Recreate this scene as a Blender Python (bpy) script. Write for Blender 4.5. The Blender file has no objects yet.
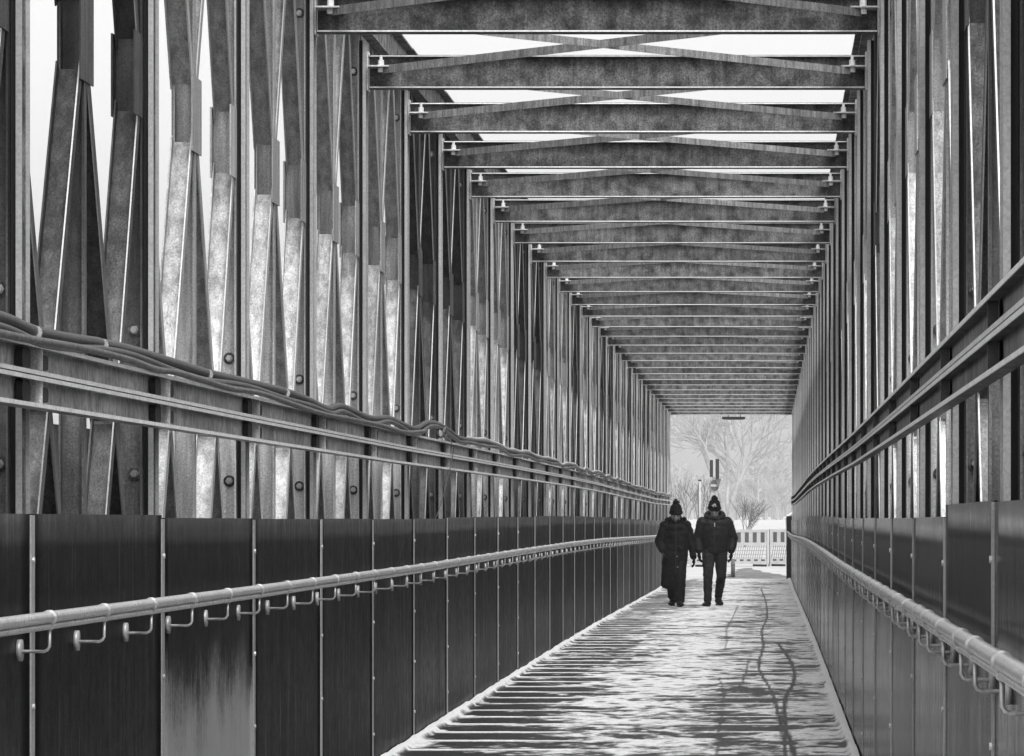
import bpy, math, random
import numpy as np
from mathutils import Vector, Matrix

random.seed(7)
rng = np.random.default_rng(11)
S = bpy.context.scene
COL = S.collection

# ------------------------------------------------------------------ camera
F = 4530.0                                    # focal length in pixels of a 1024 wide frame
CAMZ = 1.40
cam = bpy.data.cameras.new('camera')
co = bpy.data.objects.new('camera', cam); COL.objects.link(co); S.camera = co
cam.sensor_fit = 'HORIZONTAL'; cam.sensor_width = 36.0
cam.lens = F / 1024 * 36.0
cam.shift_x = -0.25; cam.shift_y = 143 / 1024
cam.clip_start = 0.1; cam.clip_end = 9000
co.location = (0, 0, CAMZ); co.rotation_euler = (math.pi / 2, 0, 0)

# ------------------------------------------------------------------ sky and light
W = bpy.data.worlds.new('World'); S.world = W; W.use_nodes = True
nt = W.node_tree
bg = nt.nodes['Background']
sky = nt.nodes.new('ShaderNodeTexSky'); sky.sky_type = 'NISHITA'; sky.sun_disc = False
SUN_EL, SUN_ROT = math.radians(56), math.radians(160)
sky.sun_elevation = SUN_EL; sky.sun_rotation = SUN_ROT
sky.air_density = 1.0; sky.dust_density = 6.0
bw = nt.nodes.new('ShaderNodeRGBToBW')
pw = nt.nodes.new('ShaderNodeMath'); pw.operation = 'POWER'; pw.inputs[1].default_value = .6
ml = nt.nodes.new('ShaderNodeMath'); ml.operation = 'MULTIPLY'; ml.inputs[1].default_value = 1.0      # evenly grey winter overcast
nt.links.new(sky.outputs[0], bw.inputs[0]); nt.links.new(bw.outputs[0], pw.inputs[0]); nt.links.new(pw.outputs[0], ml.inputs[0]); nt.links.new(ml.outputs[0], bg.inputs['Color'])
bg.inputs['Strength'].default_value = 0.15
sl = bpy.data.lights.new('sun', 'SUN'); sl.energy = 0.72; sl.angle = math.radians(30); sl.color = (1, 1, 1)
so = bpy.data.objects.new('sun', sl); COL.objects.link(so)
# light arrives from behind and above the viewer
sd = Vector((math.sin(SUN_ROT) * math.cos(SUN_EL), math.cos(SUN_ROT) * math.cos(SUN_EL), math.sin(SUN_EL)))
so.rotation_euler = sd.to_track_quat('Z', 'Y').to_euler()
S.view_settings.view_transform = 'Standard'; S.view_settings.look = 'None'
S.view_settings.gamma = 1.0; S.view_settings.use_curve_mapping = False
S.view_settings.exposure = 2.0
S.render.engine = 'CYCLES'
S.cycles.use_denoising = True
S.cycles.max_bounces = 6; S.cycles.diffuse_bounces = 4; S.cycles.glossy_bounces = 3
S.cycles.volume_bounces = 2
S.cycles.caustics_reflective = False; S.cycles.caustics_refractive = False

# ------------------------------------------------------------------ the bridge's measures
BAY = 3.0; N0 = 4.70
L = 2.31; R = 0.572                            # inner faces of the two trusses
PL = 2.262; PR = 0.545                         # faces of the dark parapet panels
_cy = [0, 20, 28, 38, 50, 60, 72, 90, 107.5, 400]
_cz = [0, 0, .004, .026, .044, .044, .022, -.006, .02, .02]
def cam_z(y): return float(np.interp(y, _cy, _cz))
def px(x, y, X):                               # image point known to lie on the plane x = X
    d = F * X / (x - 768.0); return (X, d, CAMZ + (521.0 - y) * d / F)

# ------------------------------------------------------------------ materials
def mat(name, base=0.3, rough=0.6, metal=0.0, mott=0.0, mscale=30.0, streak=0.0, sscale=9.0, rnd=0.0,
        bump=0.0, bscale=60.0, low=None, coat=0.0, spec=0.5, snow_bounce=0.0, lowf=.35, drip=0.0):
    m = bpy.data.materials.new(name); m.use_nodes = True
    t = m.node_tree; N = t.nodes; K = t.links; b = N['Principled BSDF']
    b.inputs['Specular IOR Level'].default_value = spec
    b.inputs['Roughness'].default_value = rough; b.inputs['Metallic'].default_value = metal
    if coat: b.inputs['Coat Weight'].default_value = coat; b.inputs['Coat Roughness'].default_value = 0.12
    tc = N.new('ShaderNodeTexCoord'); oi = N.new('ShaderNodeObjectInfo')
    off = N.new('ShaderNodeVectorMath'); off.operation = 'MULTIPLY_ADD'
    cmb = N.new('ShaderNodeCombineXYZ')
    for i in range(3): K.new(oi.outputs['Random'], cmb.inputs[i])
    K.new(cmb.outputs[0], off.inputs[0]); off.inputs[1].default_value = (37, 53, 71)
    K.new(tc.outputs['Object'], off.inputs[2])
    val = N.new('ShaderNodeValue'); val.outputs[0].default_value = 1.0
    cur = val.outputs[0]
    def mul(a, sock, lo, hi, fmin=0.3, fmax=0.7):
        mr = N.new('ShaderNodeMapRange'); mr.inputs['From Min'].default_value = fmin; mr.inputs['From Max'].default_value = fmax
        mr.inputs['To Min'].default_value = lo; mr.inputs['To Max'].default_value = hi
        K.new(sock, mr.inputs['Value'])
        x = N.new('ShaderNodeMath'); x.operation = 'MULTIPLY'; K.new(a, x.inputs[0]); K.new(mr.outputs[0], x.inputs[1]); return x.outputs[0]
    if mott:
        n = N.new('ShaderNodeTexNoise'); n.inputs['Scale'].default_value = mscale; n.inputs['Detail'].default_value = 6; n.inputs['Roughness'].default_value = .7
        K.new(off.outputs[0], n.inputs['Vector']); cur = mul(cur, n.outputs['Fac'], 1 - mott, 1 + mott)
        n = N.new('ShaderNodeTexNoise'); n.inputs['Scale'].default_value = mscale * .12; n.inputs['Detail'].default_value = 3
        K.new(off.outputs[0], n.inputs['Vector']); cur = mul(cur, n.outputs['Fac'], 1 - mott * lowf, 1 + mott * lowf)
    if streak:
        mp = N.new('ShaderNodeMapping'); mp.inputs['Scale'].default_value = (sscale, sscale, sscale * .07)
        K.new(off.outputs[0], mp.inputs['Vector'])
        n = N.new('ShaderNodeTexNoise'); n.inputs['Scale'].default_value = 1; n.inputs['Detail'].default_value = 5; n.inputs['Roughness'].default_value = .65
        K.new(mp.outputs[0], n.inputs['Vector']); cur = mul(cur, n.outputs['Fac'], 1 - streak, 1 + streak, .35, .68)
    if snow_bounce:                                        # light bounced off the snow, painted as paler steel near the deck
        sp = N.new('ShaderNodeSeparateXYZ'); K.new(tc.outputs['Object'], sp.inputs[0])
        n = N.new('ShaderNodeTexNoise'); n.inputs['Scale'].default_value = 9; n.inputs['Detail'].default_value = 8; n.inputs['Roughness'].default_value = .75; K.new(off.outputs[0], n.inputs['Vector'])
        a = N.new('ShaderNodeMath'); a.operation = 'MULTIPLY_ADD'; a.inputs[1].default_value = -1.0; K.new(n.outputs['Fac'], a.inputs[0]); K.new(sp.outputs['Z'], a.inputs[2])
        cur = mul(cur, a.outputs[0], 1 + snow_bounce, 1, 1.1, 1.9)
    if drip:                                        # thin dried salt drips and splashes
        mp = N.new('ShaderNodeMapping'); mp.inputs['Scale'].default_value = (24, 24, 1.6); K.new(off.outputs[0], mp.inputs['Vector'])
        n = N.new('ShaderNodeTexNoise'); n.inputs['Scale'].default_value = 1; n.inputs['Detail'].default_value = 7; n.inputs['Roughness'].default_value = .7; K.new(mp.outputs[0], n.inputs['Vector'])
        cur = mul(cur, n.outputs['Fac'], 1, 1 + drip, .60, .74)
        n = N.new('ShaderNodeTexNoise'); n.inputs['Scale'].default_value = 90; n.inputs['Detail'].default_value = 3; K.new(off.outputs[0], n.inputs['Vector'])
        cur = mul(cur, n.outputs['Fac'], 1, 1 + drip * .6, .66, .74)
    if rnd: cur = mul(cur, oi.outputs['Random'], 1 - rnd, 1 + rnd, 0, 1)
    x = N.new('ShaderNodeMath'); x.operation = 'MULTIPLY'; x.inputs[1].default_value = base; K.new(cur, x.inputs[0])
    K.new(x.outputs[0], b.inputs['Base Color'])
    if mott or streak:
        mr = N.new('ShaderNodeMapRange'); mr.inputs['From Min'].default_value = .5; mr.inputs['From Max'].default_value = 1.5
        mr.inputs['To Min'].default_value = min(1, rough * 1.25); mr.inputs['To Max'].default_value = rough * .75
        K.new(cur, mr.inputs['Value']); K.new(mr.outputs[0], b.inputs['Roughness'])
    if bump:
        n = N.new('ShaderNodeTexNoise'); n.inputs['Scale'].default_value = bscale; n.inputs['Detail'].default_value = 4
        K.new(off.outputs[0], n.inputs['Vector'])
        bp = N.new('ShaderNodeBump'); bp.inputs['Strength'].default_value = bump; bp.inputs['Distance'].default_value = .01
        K.new(n.outputs['Fac'], bp.inputs['Height']); K.new(bp.outputs[0], b.inputs['Normal'])
    return m
M = {}
M['galv'] = mat('galvanised_steel', .31, .5, .2, .45, 130, .35, 26, .2, .15, 120, spec=.3, snow_bounce=.8, lowf=.08)
M['galvdark'] = mat('old_dull_galvanised_steel', .042, .5, .2, .5, 130, .4, 26, .25, .15, 120, spec=.25, snow_bounce=2.2, lowf=.25)
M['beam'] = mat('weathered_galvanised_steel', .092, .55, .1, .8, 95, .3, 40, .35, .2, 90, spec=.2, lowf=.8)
M['edge'] = mat('bright_steel', .38, .42, .3, .25, 90, 0, 9, .2, spec=.3)
M['bright'] = mat('bare_zinc_edge', .68, .4, .2, .3, 60, 0, 9, .2)
M['bolt'] = mat('bolt_steel', .42, .35, .6, .3, 120)
M['dark'] = mat('dark_slot_shade', .012, .8)
M['panel'] = mat('dark_coated_sheet', .0048, .40, 0, .35, 12, .22, 12, .35, .06, 4, spec=.055, drip=9)
def painted_reflection():  # reflection of snow and sky painted pale into the sheet's lower half
    m = mat('coated_sheet_painted_reflection', .006, .42, 0, .25, 12, .1, 12, 0, 0, 4, spec=.04); t = m.node_tree; N = t.nodes; K = t.links; b = N['Principled BSDF']
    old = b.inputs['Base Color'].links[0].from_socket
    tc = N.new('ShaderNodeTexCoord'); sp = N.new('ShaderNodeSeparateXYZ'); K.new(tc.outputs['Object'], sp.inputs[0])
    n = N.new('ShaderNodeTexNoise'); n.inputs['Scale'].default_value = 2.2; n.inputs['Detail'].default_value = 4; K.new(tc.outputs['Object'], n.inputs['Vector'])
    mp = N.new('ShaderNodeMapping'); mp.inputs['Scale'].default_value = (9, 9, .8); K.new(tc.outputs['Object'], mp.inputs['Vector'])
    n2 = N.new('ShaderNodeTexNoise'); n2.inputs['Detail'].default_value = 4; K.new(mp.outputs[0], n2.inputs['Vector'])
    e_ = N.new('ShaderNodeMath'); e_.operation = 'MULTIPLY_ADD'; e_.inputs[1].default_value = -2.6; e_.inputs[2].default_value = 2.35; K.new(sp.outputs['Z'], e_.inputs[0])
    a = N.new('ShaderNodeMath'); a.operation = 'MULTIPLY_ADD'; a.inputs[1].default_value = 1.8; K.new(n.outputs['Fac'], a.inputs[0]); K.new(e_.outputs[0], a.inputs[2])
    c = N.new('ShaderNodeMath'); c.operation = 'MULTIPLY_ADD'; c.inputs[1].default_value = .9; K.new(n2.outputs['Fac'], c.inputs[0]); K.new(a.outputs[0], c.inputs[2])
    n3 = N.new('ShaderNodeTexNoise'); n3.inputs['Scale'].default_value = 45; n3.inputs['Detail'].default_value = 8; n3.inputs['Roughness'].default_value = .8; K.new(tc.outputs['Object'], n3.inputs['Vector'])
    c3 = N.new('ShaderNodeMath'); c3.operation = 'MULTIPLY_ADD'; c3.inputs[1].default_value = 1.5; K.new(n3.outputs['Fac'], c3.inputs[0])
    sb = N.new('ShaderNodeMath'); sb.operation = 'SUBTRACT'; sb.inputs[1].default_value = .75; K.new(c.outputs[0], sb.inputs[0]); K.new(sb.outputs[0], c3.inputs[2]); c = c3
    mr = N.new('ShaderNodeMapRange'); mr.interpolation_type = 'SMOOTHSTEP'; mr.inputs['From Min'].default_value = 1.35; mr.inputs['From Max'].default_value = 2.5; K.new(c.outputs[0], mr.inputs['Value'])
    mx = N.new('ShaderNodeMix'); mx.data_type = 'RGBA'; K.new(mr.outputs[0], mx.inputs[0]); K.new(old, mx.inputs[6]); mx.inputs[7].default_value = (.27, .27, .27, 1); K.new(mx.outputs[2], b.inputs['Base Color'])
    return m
M['panelgloss'] = mat('glossy_dark_sheet', .0055, .20, 0, .3, 12, .22, 12, .35, .10, 3, spec=.045, drip=9)
M['panelsheen'] = painted_reflection()
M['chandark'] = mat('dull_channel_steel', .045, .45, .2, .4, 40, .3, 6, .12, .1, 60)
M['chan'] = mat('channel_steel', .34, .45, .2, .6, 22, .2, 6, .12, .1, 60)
M['tube'] = mat('handrail_steel', .52, .30, .4, .35, 60, 0, 9, 0, .1, 80)
M['brace'] = mat('brace_steel', .20, .5, .2, .5, 110, .4, 40, .3, .15, 120, spec=.2)
M['cable'] = mat('cable_sheath', .04, .4, 0, .25, 40, 0, 9, .1)
M['frostcable'] = mat('frosted_conduit', .10, .6, 0, .5, 60, 0, 9, .1)
M['deckend'] = mat('wet_asphalt', .06, .5, 0, .4, 8)
M['coat'] = mat('black_coat', .006, .75, 0, .45, 25, 0, 9, 0, .5, 30, spec=.08)
M['fur'] = mat('dark_fur', .006, .95, 0, .6, 90, 0, 9, 0, 1.0, 140, spec=.05)
M['jacket'] = mat('charcoal_jacket', .009, .6, 0, .4, 25, 0, 9, 0, .4, 35, spec=.15)
M['jeans'] = mat('dark_jeans', .016, .85, 0, .5, 14, 0, 9, 0, .4, 40, spec=.1)
M['skin'] = mat('skin', .17, .55)
M['knit'] = mat('black_knit', .007, .95, 0, .5, 60, 0, 9, 0, .8, 120, spec=.05)
M['boot'] = mat('black_leather', .006, .5, 0, .2, 30, spec=.12)
M['white'] = mat('white_plastic', .34, .5, 0, .1, 6)
M['signred'] = mat('dark_red_reading_grey', .06, .5)
M['lattice'] = mat('pale_lattice', .26, .5)
M['greyplastic'] = mat('barrier_stripe', .05, .55, 0, .15, 8)
M['signback'] = mat('grey_sign_back', .10, .6, 0, .2, 6)
M['bark'] = mat('bare_bark', .09, .9, 0, .4, 3)
M['hazebark'] = mat('haze_paled_bark', .28, .9, 0, .3, 2)  # bark colour paled to paint in the haze over distant trees
M['slush'] = mat('grey_slush', .10, .7, 0, .7, 2.5)
M['zip'] = mat('metal_zip', .6, .35, .6)
M['wall'] = mat('rendered_wall', .45, .9, 0, .1, 1)
M['roof'] = mat('snowy_roof', .5, .9, 0, .2, 1)
M['water'] = mat('river_water', .05, .12, 0, 0, 1, 0, 1, 0, .4, 1.5)

def snow_material():
    m = bpy.data.materials.new('trodden_snow'); m.use_nodes = True
    t = m.node_tree; N = t.nodes; K = t.links; b = N['Principled BSDF']
    at = N.new('ShaderNodeAttribute'); at.attribute_name = 'snow'
    tc = N.new('ShaderNodeTexCoord')
    n = N.new('ShaderNodeTexNoise'); n.inputs['Scale'].default_value = 55; n.inputs['Detail'].default_value = 6; n.inputs['Roughness'].default_value = .75
    K.new(tc.outputs['Object'], n.inputs['Vector'])
    a = N.new('ShaderNodeMath'); a.operation = 'MULTIPLY_ADD'; a.inputs[1].default_value = 1.3; a.inputs[2].default_value = -.65
    K.new(n.outputs['Fac'], a.inputs[0])
    s = N.new('ShaderNodeMath'); s.operation = 'ADD'; K.new(a.outputs[0], s.inputs[0]); K.new(at.outputs['Fac'], s.inputs[1])
    r = N.new('ShaderNodeValToRGB'); r.color_ramp.elements[0].position = .22; r.color_ramp.elements[0].color = (.007, .007, .007, 1)
    r.color_ramp.elements[1].position = .95; r.color_ramp.elements[1].color = (.72, .72, .72, 1)
    e = r.color_ramp.elements.new(.5); e.color = (.19, .19, .19, 1)
    b.inputs['Specular IOR Level'].default_value = .12
    K.new(s.outputs[0], r.inputs['Fac']); K.new(r.outputs['Color'], b.inputs['Base Color'])
    rr = N.new('ShaderNodeMapRange'); rr.inputs['To Min'].default_value = .38; rr.inputs['To Max'].default_value = .9
    K.new(s.outputs[0], rr.inputs['Value']); K.new(rr.outputs[0], b.inputs['Roughness'])
    bp = N.new('ShaderNodeBump'); bp.inputs['Strength'].default_value = .5; bp.inputs['Distance'].default_value = .01
    K.new(n.outputs['Fac'], bp.inputs['Height']); K.new(bp.outputs[0], b.inputs['Normal'])
    return m
M['snow'] = snow_material()
M['snowfield'] = mat('field_snow', .36, .9, 0, .12, .6, 0, 9, 0, .3, 2)

# ------------------------------------------------------------------ mesh helpers
class MB:
    def __init__(s): s.v = []; s.f = []
    def add(s, vs, fs):
        o = len(s.v); s.v += [tuple(v) for v in vs]; s.f += [tuple(i + o for i in f) for f in fs]
    def box(s, x0, x1, y0, y1, z0, z1):
        s.add([(x0, y0, z0), (x1, y0, z0), (x1, y1, z0), (x0, y1, z0), (x0, y0, z1), (x1, y0, z1), (x1, y1, z1), (x0, y1, z1)],
              [(0, 3, 2, 1), (4, 5, 6, 7), (0, 1, 5, 4), (1, 2, 6, 5), (2, 3, 7, 6), (3, 0, 4, 7)])
    def prism(s, prof, p0, p1, ux, uy):            # closed profile (a, b) swept from p0 to p1 along axes ux, uy
        n = len(prof); p0, p1, ux, uy = map(Vector, (p0, p1, ux, uy))
        vs = [p0 + ux * a + uy * b for a, b in prof] + [p1 + ux * a + uy * b for a, b in prof]
        s.add(vs, [(i, (i + 1) % n, n + (i + 1) % n, n + i) for i in range(n)] + [tuple(range(n))[::-1], tuple(range(n, 2 * n))])
    def tube(s, pts, r, n=10, cap=True):
        pts = [Vector(p) for p in pts]; rs = r if isinstance(r, (list, tuple)) else [r] * len(pts)
        o = len(s.v); up = None
        for i, p in enumerate(pts):
            d = (pts[min(i + 1, len(pts) - 1)] - pts[max(i - 1, 0)]).normalized()
            a = d.cross(Vector((0, 0, 1)) if up is None else up.cross(d).cross(d) if False else Vector((0, 0, 1)))
            if a.length < .05: a = d.cross(Vector((0, 1, 0)))
            if up is not None:
                a2 = up - d * up.dot(d)
                if a2.length > .01: a = a2
            a.normalize(); up = a; b = d.cross(a)
            for k in range(n):
                t = 2 * math.pi * k / n; s.v.append(tuple(p + (a * math.cos(t) + b * math.sin(t)) * rs[i]))
        for i in range(len(pts) - 1):
            for k in range(n):
                q = o + i * n; s.f.append((q + k, q + (k + 1) % n, q + n + (k + 1) % n, q + n + k))
        if cap:
            s.f.append(tuple(o + k for k in range(n))[::-1]); q = o + (len(pts) - 1) * n; s.f.append(tuple(q + k for k in range(n)))
    def ell(s, c, r, nu=10, nv=7, rot=None):
        c = Vector(c); r = Vector(r) if not isinstance(r, (int, float)) else Vector((r, r, r)); o = len(s.v)
        def P(a, b, z):
            q = Vector((a * r.x, b * r.y, z * r.z)); q = rot @ q if rot else q; s.v.append(tuple(c + q))
        P(0, 0, 1)
        for i in range(1, nv):
            t = math.pi * i / nv
            for k in range(nu): P(math.sin(t) * math.cos(2 * math.pi * k / nu), math.sin(t) * math.sin(2 * math.pi * k / nu), math.cos(t))
        P(0, 0, -1)
        for k in range(nu): s.f.append((o, o + 1 + k, o + 1 + (k + 1) % nu))
        for i in range(nv - 2):
            for k in range(nu):
                a = o + 1 + i * nu; s.f.append((a + k, a + nu + k, a + nu + (k + 1) % nu, a + (k + 1) % nu))
        a = o + 1 + (nv - 2) * nu; e = a + nu
        for k in range(nu): s.f.append((a + k, e, a + (k + 1) % nu))
    def chain(s, pts, rs, step=.014):               # swept ellipsoids
        for (p, q), (a, b) in zip(zip(pts, pts[1:]), zip(rs, rs[1:])):
            p, q = Vector(p), Vector(q)
            a = Vector(a) if not isinstance(a, (int, float)) else Vector((a, a, a)); b = Vector(b) if not isinstance(b, (int, float)) else Vector((b, b, b))
            n = max(2, int((q - p).length / max(step, min(a) * .22)) + 1)
            for i in range(n + 1):
                t = i / n; s.ell(p.lerp(q, t), a.lerp(b, t))
    def mesh(s, name):
        me = bpy.data.meshes.new(name); me.from_pydata(s.v, [], s.f); me.update(); return me
    def build(s, name, m, parent=None, smooth=False, loc=None):
        me = s.mesh(name); me.materials.append(m)
        if smooth: me.polygons.foreach_set('use_smooth', [True] * len(me.polygons))
        o = bpy.data.objects.new(name, me); COL.objects.link(o)
        if parent: o.parent = parent
        if loc: o.location = loc
        return o
def tag(o, label=None, cat=None, group=None, kind=None):
    if label: o['label'] = label
    if cat: o['category'] = cat
    if group: o['group'] = group
    if kind: o['kind'] = kind
    return o
def empty(name, loc=(0, 0, 0)):
    o = bpy.data.objects.new(name, None); COL.objects.link(o); o.location = loc; o.empty_display_size = .1; return o
def copy_tree(o, parent=None, skip=()):
    c = o.copy(); COL.objects.link(c)
    if parent: c.parent = parent
    for ch in o.children:
        if ch.name.split('.')[0] in skip: continue
        copy_tree(ch, c, skip)
    return c
UNIT = 'zeroth first second third fourth fifth sixth seventh eighth ninth tenth eleventh twelfth thirteenth fourteenth fifteenth sixteenth seventeenth eighteenth nineteenth twentieth'.split()
def nth(n):
    if n <= 20: return UNIT[n]
    if n == 30: return 'thirtieth'
    return ('twenty-' if n < 30 else 'thirty-') + UNIT[n % 10]

# ------------------------------------------------------------------ ground, water, deck
def fbm(x, y, seed, oct=4, gain=.5):
    r = np.random.default_rng(seed); T = r.random((256, 256)); out = np.zeros_like(x); amp = 1; tot = 0
    for o in range(oct):
        xi = np.floor(x).astype(int); yi = np.floor(y).astype(int); fx = x - xi; fy = y - yi
        fx = fx * fx * (3 - 2 * fx); fy = fy * fy * (3 - 2 * fy)
        g = lambda a, b: T[(xi + a) % 256, (yi + b) % 256]
        out += amp * ((g(0, 0) * (1 - fx) + g(1, 0) * fx) * (1 - fy) + (g(0, 1) * (1 - fx) + g(1, 1) * fx) * fy)
        tot += amp; amp *= gain; x = x * 2.03 + 17.3; y = y * 2.03 + 9.1
    return out / tot
def grid_mesh(name, xs, ys, zf, m, attr=None, smooth=True):
    X, Y = np.meshgrid(xs, ys); Z = zf(X, Y) if callable(zf) else zf
    nx, ny = len(xs), len(ys)
    v = np.stack([X, Y, Z], -1).reshape(-1, 3)
    i = np.arange((ny - 1) * (nx - 1)); r = i // (nx - 1); c = i % (nx - 1); a = r * nx + c
    f = np.stack([a, a + 1, a + nx + 1, a + nx], -1)
    me = bpy.data.meshes.new(name); me.vertices.add(len(v)); me.vertices.foreach_set('co', v.ravel())
    me.loops.add(f.size); me.loops.foreach_set('vertex_index', f.ravel())
    me.polygons.add(len(f)); me.polygons.foreach_set('loop_start', np.arange(len(f)) * 4)
    me.polygons.foreach_set('use_smooth', [smooth] * len(f))
    me.update(calc_edges=True)
    if attr is not None:
        at = me.attributes.new('snow', 'FLOAT', 'POINT'); at.data.foreach_set('value', attr.ravel().astype(np.float32))
    me.materials.append(m); o = bpy.data.objects.new(name, me); COL.objects.link(o); return o

ys = np.concatenate([np.linspace(-1500, -40, 16), np.linspace(-30, 100, 27), np.linspace(102, 140, 39), np.linspace(150, 900, 60), np.linspace(930, 1900, 18)])
xs = np.concatenate([np.linspace(-1500, -80, 16), np.linspace(-70, 70, 71), np.linspace(80, 1500, 16)])
def ground_z(X, Y):
    far = np.interp(Y, [106.8, 112, 125, 160, 300, 600, 1900], [-.03, .05, .22, .15, .1, .6, 3])
    bank = np.interp(Y, [-60, -30, 95, 106.5], [-.5, -5.5, -5.5, -.5])
    z = np.where(Y < 106.6, bank, far)
    return z + (fbm(X / 6, Y / 6, 5) - .5) * np.interp(Y, [106, 125, 300], [.02, .1, .5])
g = grid_mesh('snowy_ground', xs, ys, ground_z, M['snowfield']); tag(g, kind='structure')
wb = MB(); wb.box(-1500, 1500, -35, 98, -4.6, -4.5); tag(wb.build('river_water', M['water']), kind='structure')
ab = MB()
yy = list(np.arange(107.7, 118.5, .5))
for a, b in zip(yy, yy[1:]):
    za, zb = (float(ground_z(np.array([[0.]]), np.array([[q]]))[0, 0]) + .04 for q in (a, b))
    fl = lambda q: -.95 + .10 * math.sin(q * 2.3) + .06 * math.sin(q * 5.1) + .05 * max(0, q - 113); fr = lambda q: .50 + .05 * math.sin(q * 3.1) - .12 * max(0, q - 110)
    ab.add([(fl(a), a, za), (fr(a), a, za), (fr(b), b, zb), (fl(b), b, zb)], [(0, 1, 2, 3)])
tag(ab.build('wet_path', M['slush']), kind='structure')

# deck slab and its snow
XL, XR = -PL + .012, PR - .012
DS = [2] + list(range(5, 107, 3)) + [107.6]
db = MB()
for a, b in zip(DS, DS[1:]):
    za, zb = cam_z(a), cam_z(b)
    db.add([(x, y, z) for x in (-L, R) for y, z in ((a, za - .006), (b, zb - .006), (b, zb - .25), (a, za - .25))],
           [(0, 4, 5, 1), (3, 2, 6, 7), (0, 3, 7, 4), (1, 5, 6, 2), (0, 1, 2, 3), (4, 7, 6, 5)])
tag(db.build('bridge_deck', M['deckend']), kind='structure')

sx = np.linspace(XL, XR, 150)
sy = np.concatenate([np.arange(2, 24, .12), np.arange(24, 50, .035), np.arange(50, 80, .06), np.arange(80, 107.7, .12)])
X, Y = np.meshgrid(sx, sy)
e = X - XL; er = XR - X
n1 = fbm(X * 2.4, Y * 1.5, 1, 6, .68); n2 = fbm(X * 8, Y * 4, 2, 5, .7); n3 = fbm(X * .9, Y * .28, 3, 3); n4 = fbm(X * 22, Y * 14, 4, 3)
ew = e + (fbm(X * 3.3 + 40, Y * 2.1, 31, 3) - .5) * .30
cov = np.interp(ew, [0, .15, .5, 1.0, 1.25, 1.6, 1.95, 2.15, 2.35, 2.55, 2.83], [.5, -.66, -.62, .06, .30, .24, -.08, -.12, .06, .26, .45])
farf = np.interp(Y, [27, 40, 60, 85, 107], [0, .04, .16, .26, .3])
ledge = 1.1 + .0 * Y
ph = np.abs(((Y + .05 * (n3 - .5)) / 1.1) % 1 - .5) * 2                        # 1 at the joint
line = np.clip((ph - .76) / .12, 0, 1) * np.clip(.55 + (fbm(X * 2.2, np.floor(Y / 1.1) * 3.7, 8, 3) - .38) * 3.5 - np.interp(e, [0, .9, 1.3, 2.83], [-.5, 0, .7, .2]), 0, 1)
pid = fbm(np.floor(Y / 1.1) * 5.3 + X * .6, np.floor(Y / 1.1) * 2.1 + .5, 9, 2)
m = cov + farf + (n1 - .5) * 2.6 + (n2 - .5) * 2.6 + (n3 - .5) * .9 + (pid - .5) * .8 + .40
m = np.clip(m, 0, 1); m = np.clip((m - .5) * .98 + .57, .02, .90) + (n4 - .5) * .45; m = np.clip(m, 0, 1)
m = np.maximum(m, line * .95 * np.clip(1.2 - .2 * n4, 0, 1))
def seg_dist(poly):
    best = np.full(X.shape, 9.0)
    for (x0, y0), (x1, y1) in zip(poly, poly[1:]):
        sel = (Y >= min(y0, y1) - .2) & (Y <= max(y0, y1) + .2)
        if not sel.any(): continue
        xx = x0 + (x1 - x0) * (Y[sel] - y0) / (y1 - y0 + 1e-9)
        best[sel] = np.minimum(best[sel], np.abs(X[sel] - xx))
    return best
def road(pts):
    out = []
    for x, y in pts:
        d = F * CAMZ / (y - 521.0); d = F * (CAMZ - cam_z(d)) / (y - 521.0); out.append(((x - 768) * d / F, d))
    ys_ = [p[1] for p in out]; o = sorted(out, key=lambda p: p[1]); yv = np.linspace(o[0][1], o[-1][1], 60)
    xv = np.interp(yv, [p[1] for p in o], [p[0] for p in o]); k = np.ones(5) / 5; xs_ = np.convolve(np.pad(xv, 2, mode='edge'), k, 'valid')
    return list(zip(xs_, yv))
tracks = [
    ([(761, 589), (765, 599), (767, 608), (767, 621), (761, 630), (763, 641), (764, 649), (759, 660), (757, 670), (764, 680), (772, 690), (777, 711), (782, 726), (784, 740), (785, 756)], .011, .75),
    ([(777, 643), (785, 653), (792, 664), (795, 675), (793, 686), (786, 696), (784, 711), (785, 726), (789, 740), (795, 756)], .014, .8),
    ([(749, 660), (747, 670), (744, 678), (740, 687), (734, 693)], .010, .5), ([(719, 679), (723, 690), (724, 700), (721, 718), (716, 756)], .008, .5),
    ([(738, 606), (733, 618), (726, 630), (727, 640), (725, 650)], .012, .4)]
for pts, w, s_ in tracks:
    d = seg_dist(road(pts)); m *= 1 - s_ * np.clip(1.5 - d / w, 0, 1) * np.clip(.75 + .5 * n4, 0, 1)
# footprints trodden along the middle
for k in range(420):
    fx = rng.normal(-1.05, .42); fy = rng.uniform(26, 100)
    if rng.random() < .3: fx = rng.normal(-.2, .25)
    sel = (np.abs(X - fx) < .12) & (np.abs(Y - fy) < .25)
    q = ((X[sel] - fx) / .05) ** 2 + ((Y[sel] - fy) / .14) ** 2
    m[sel] *= 1 - .6 * np.clip(1.3 - q, 0, 1) * rng.uniform(.4, 1)
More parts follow.
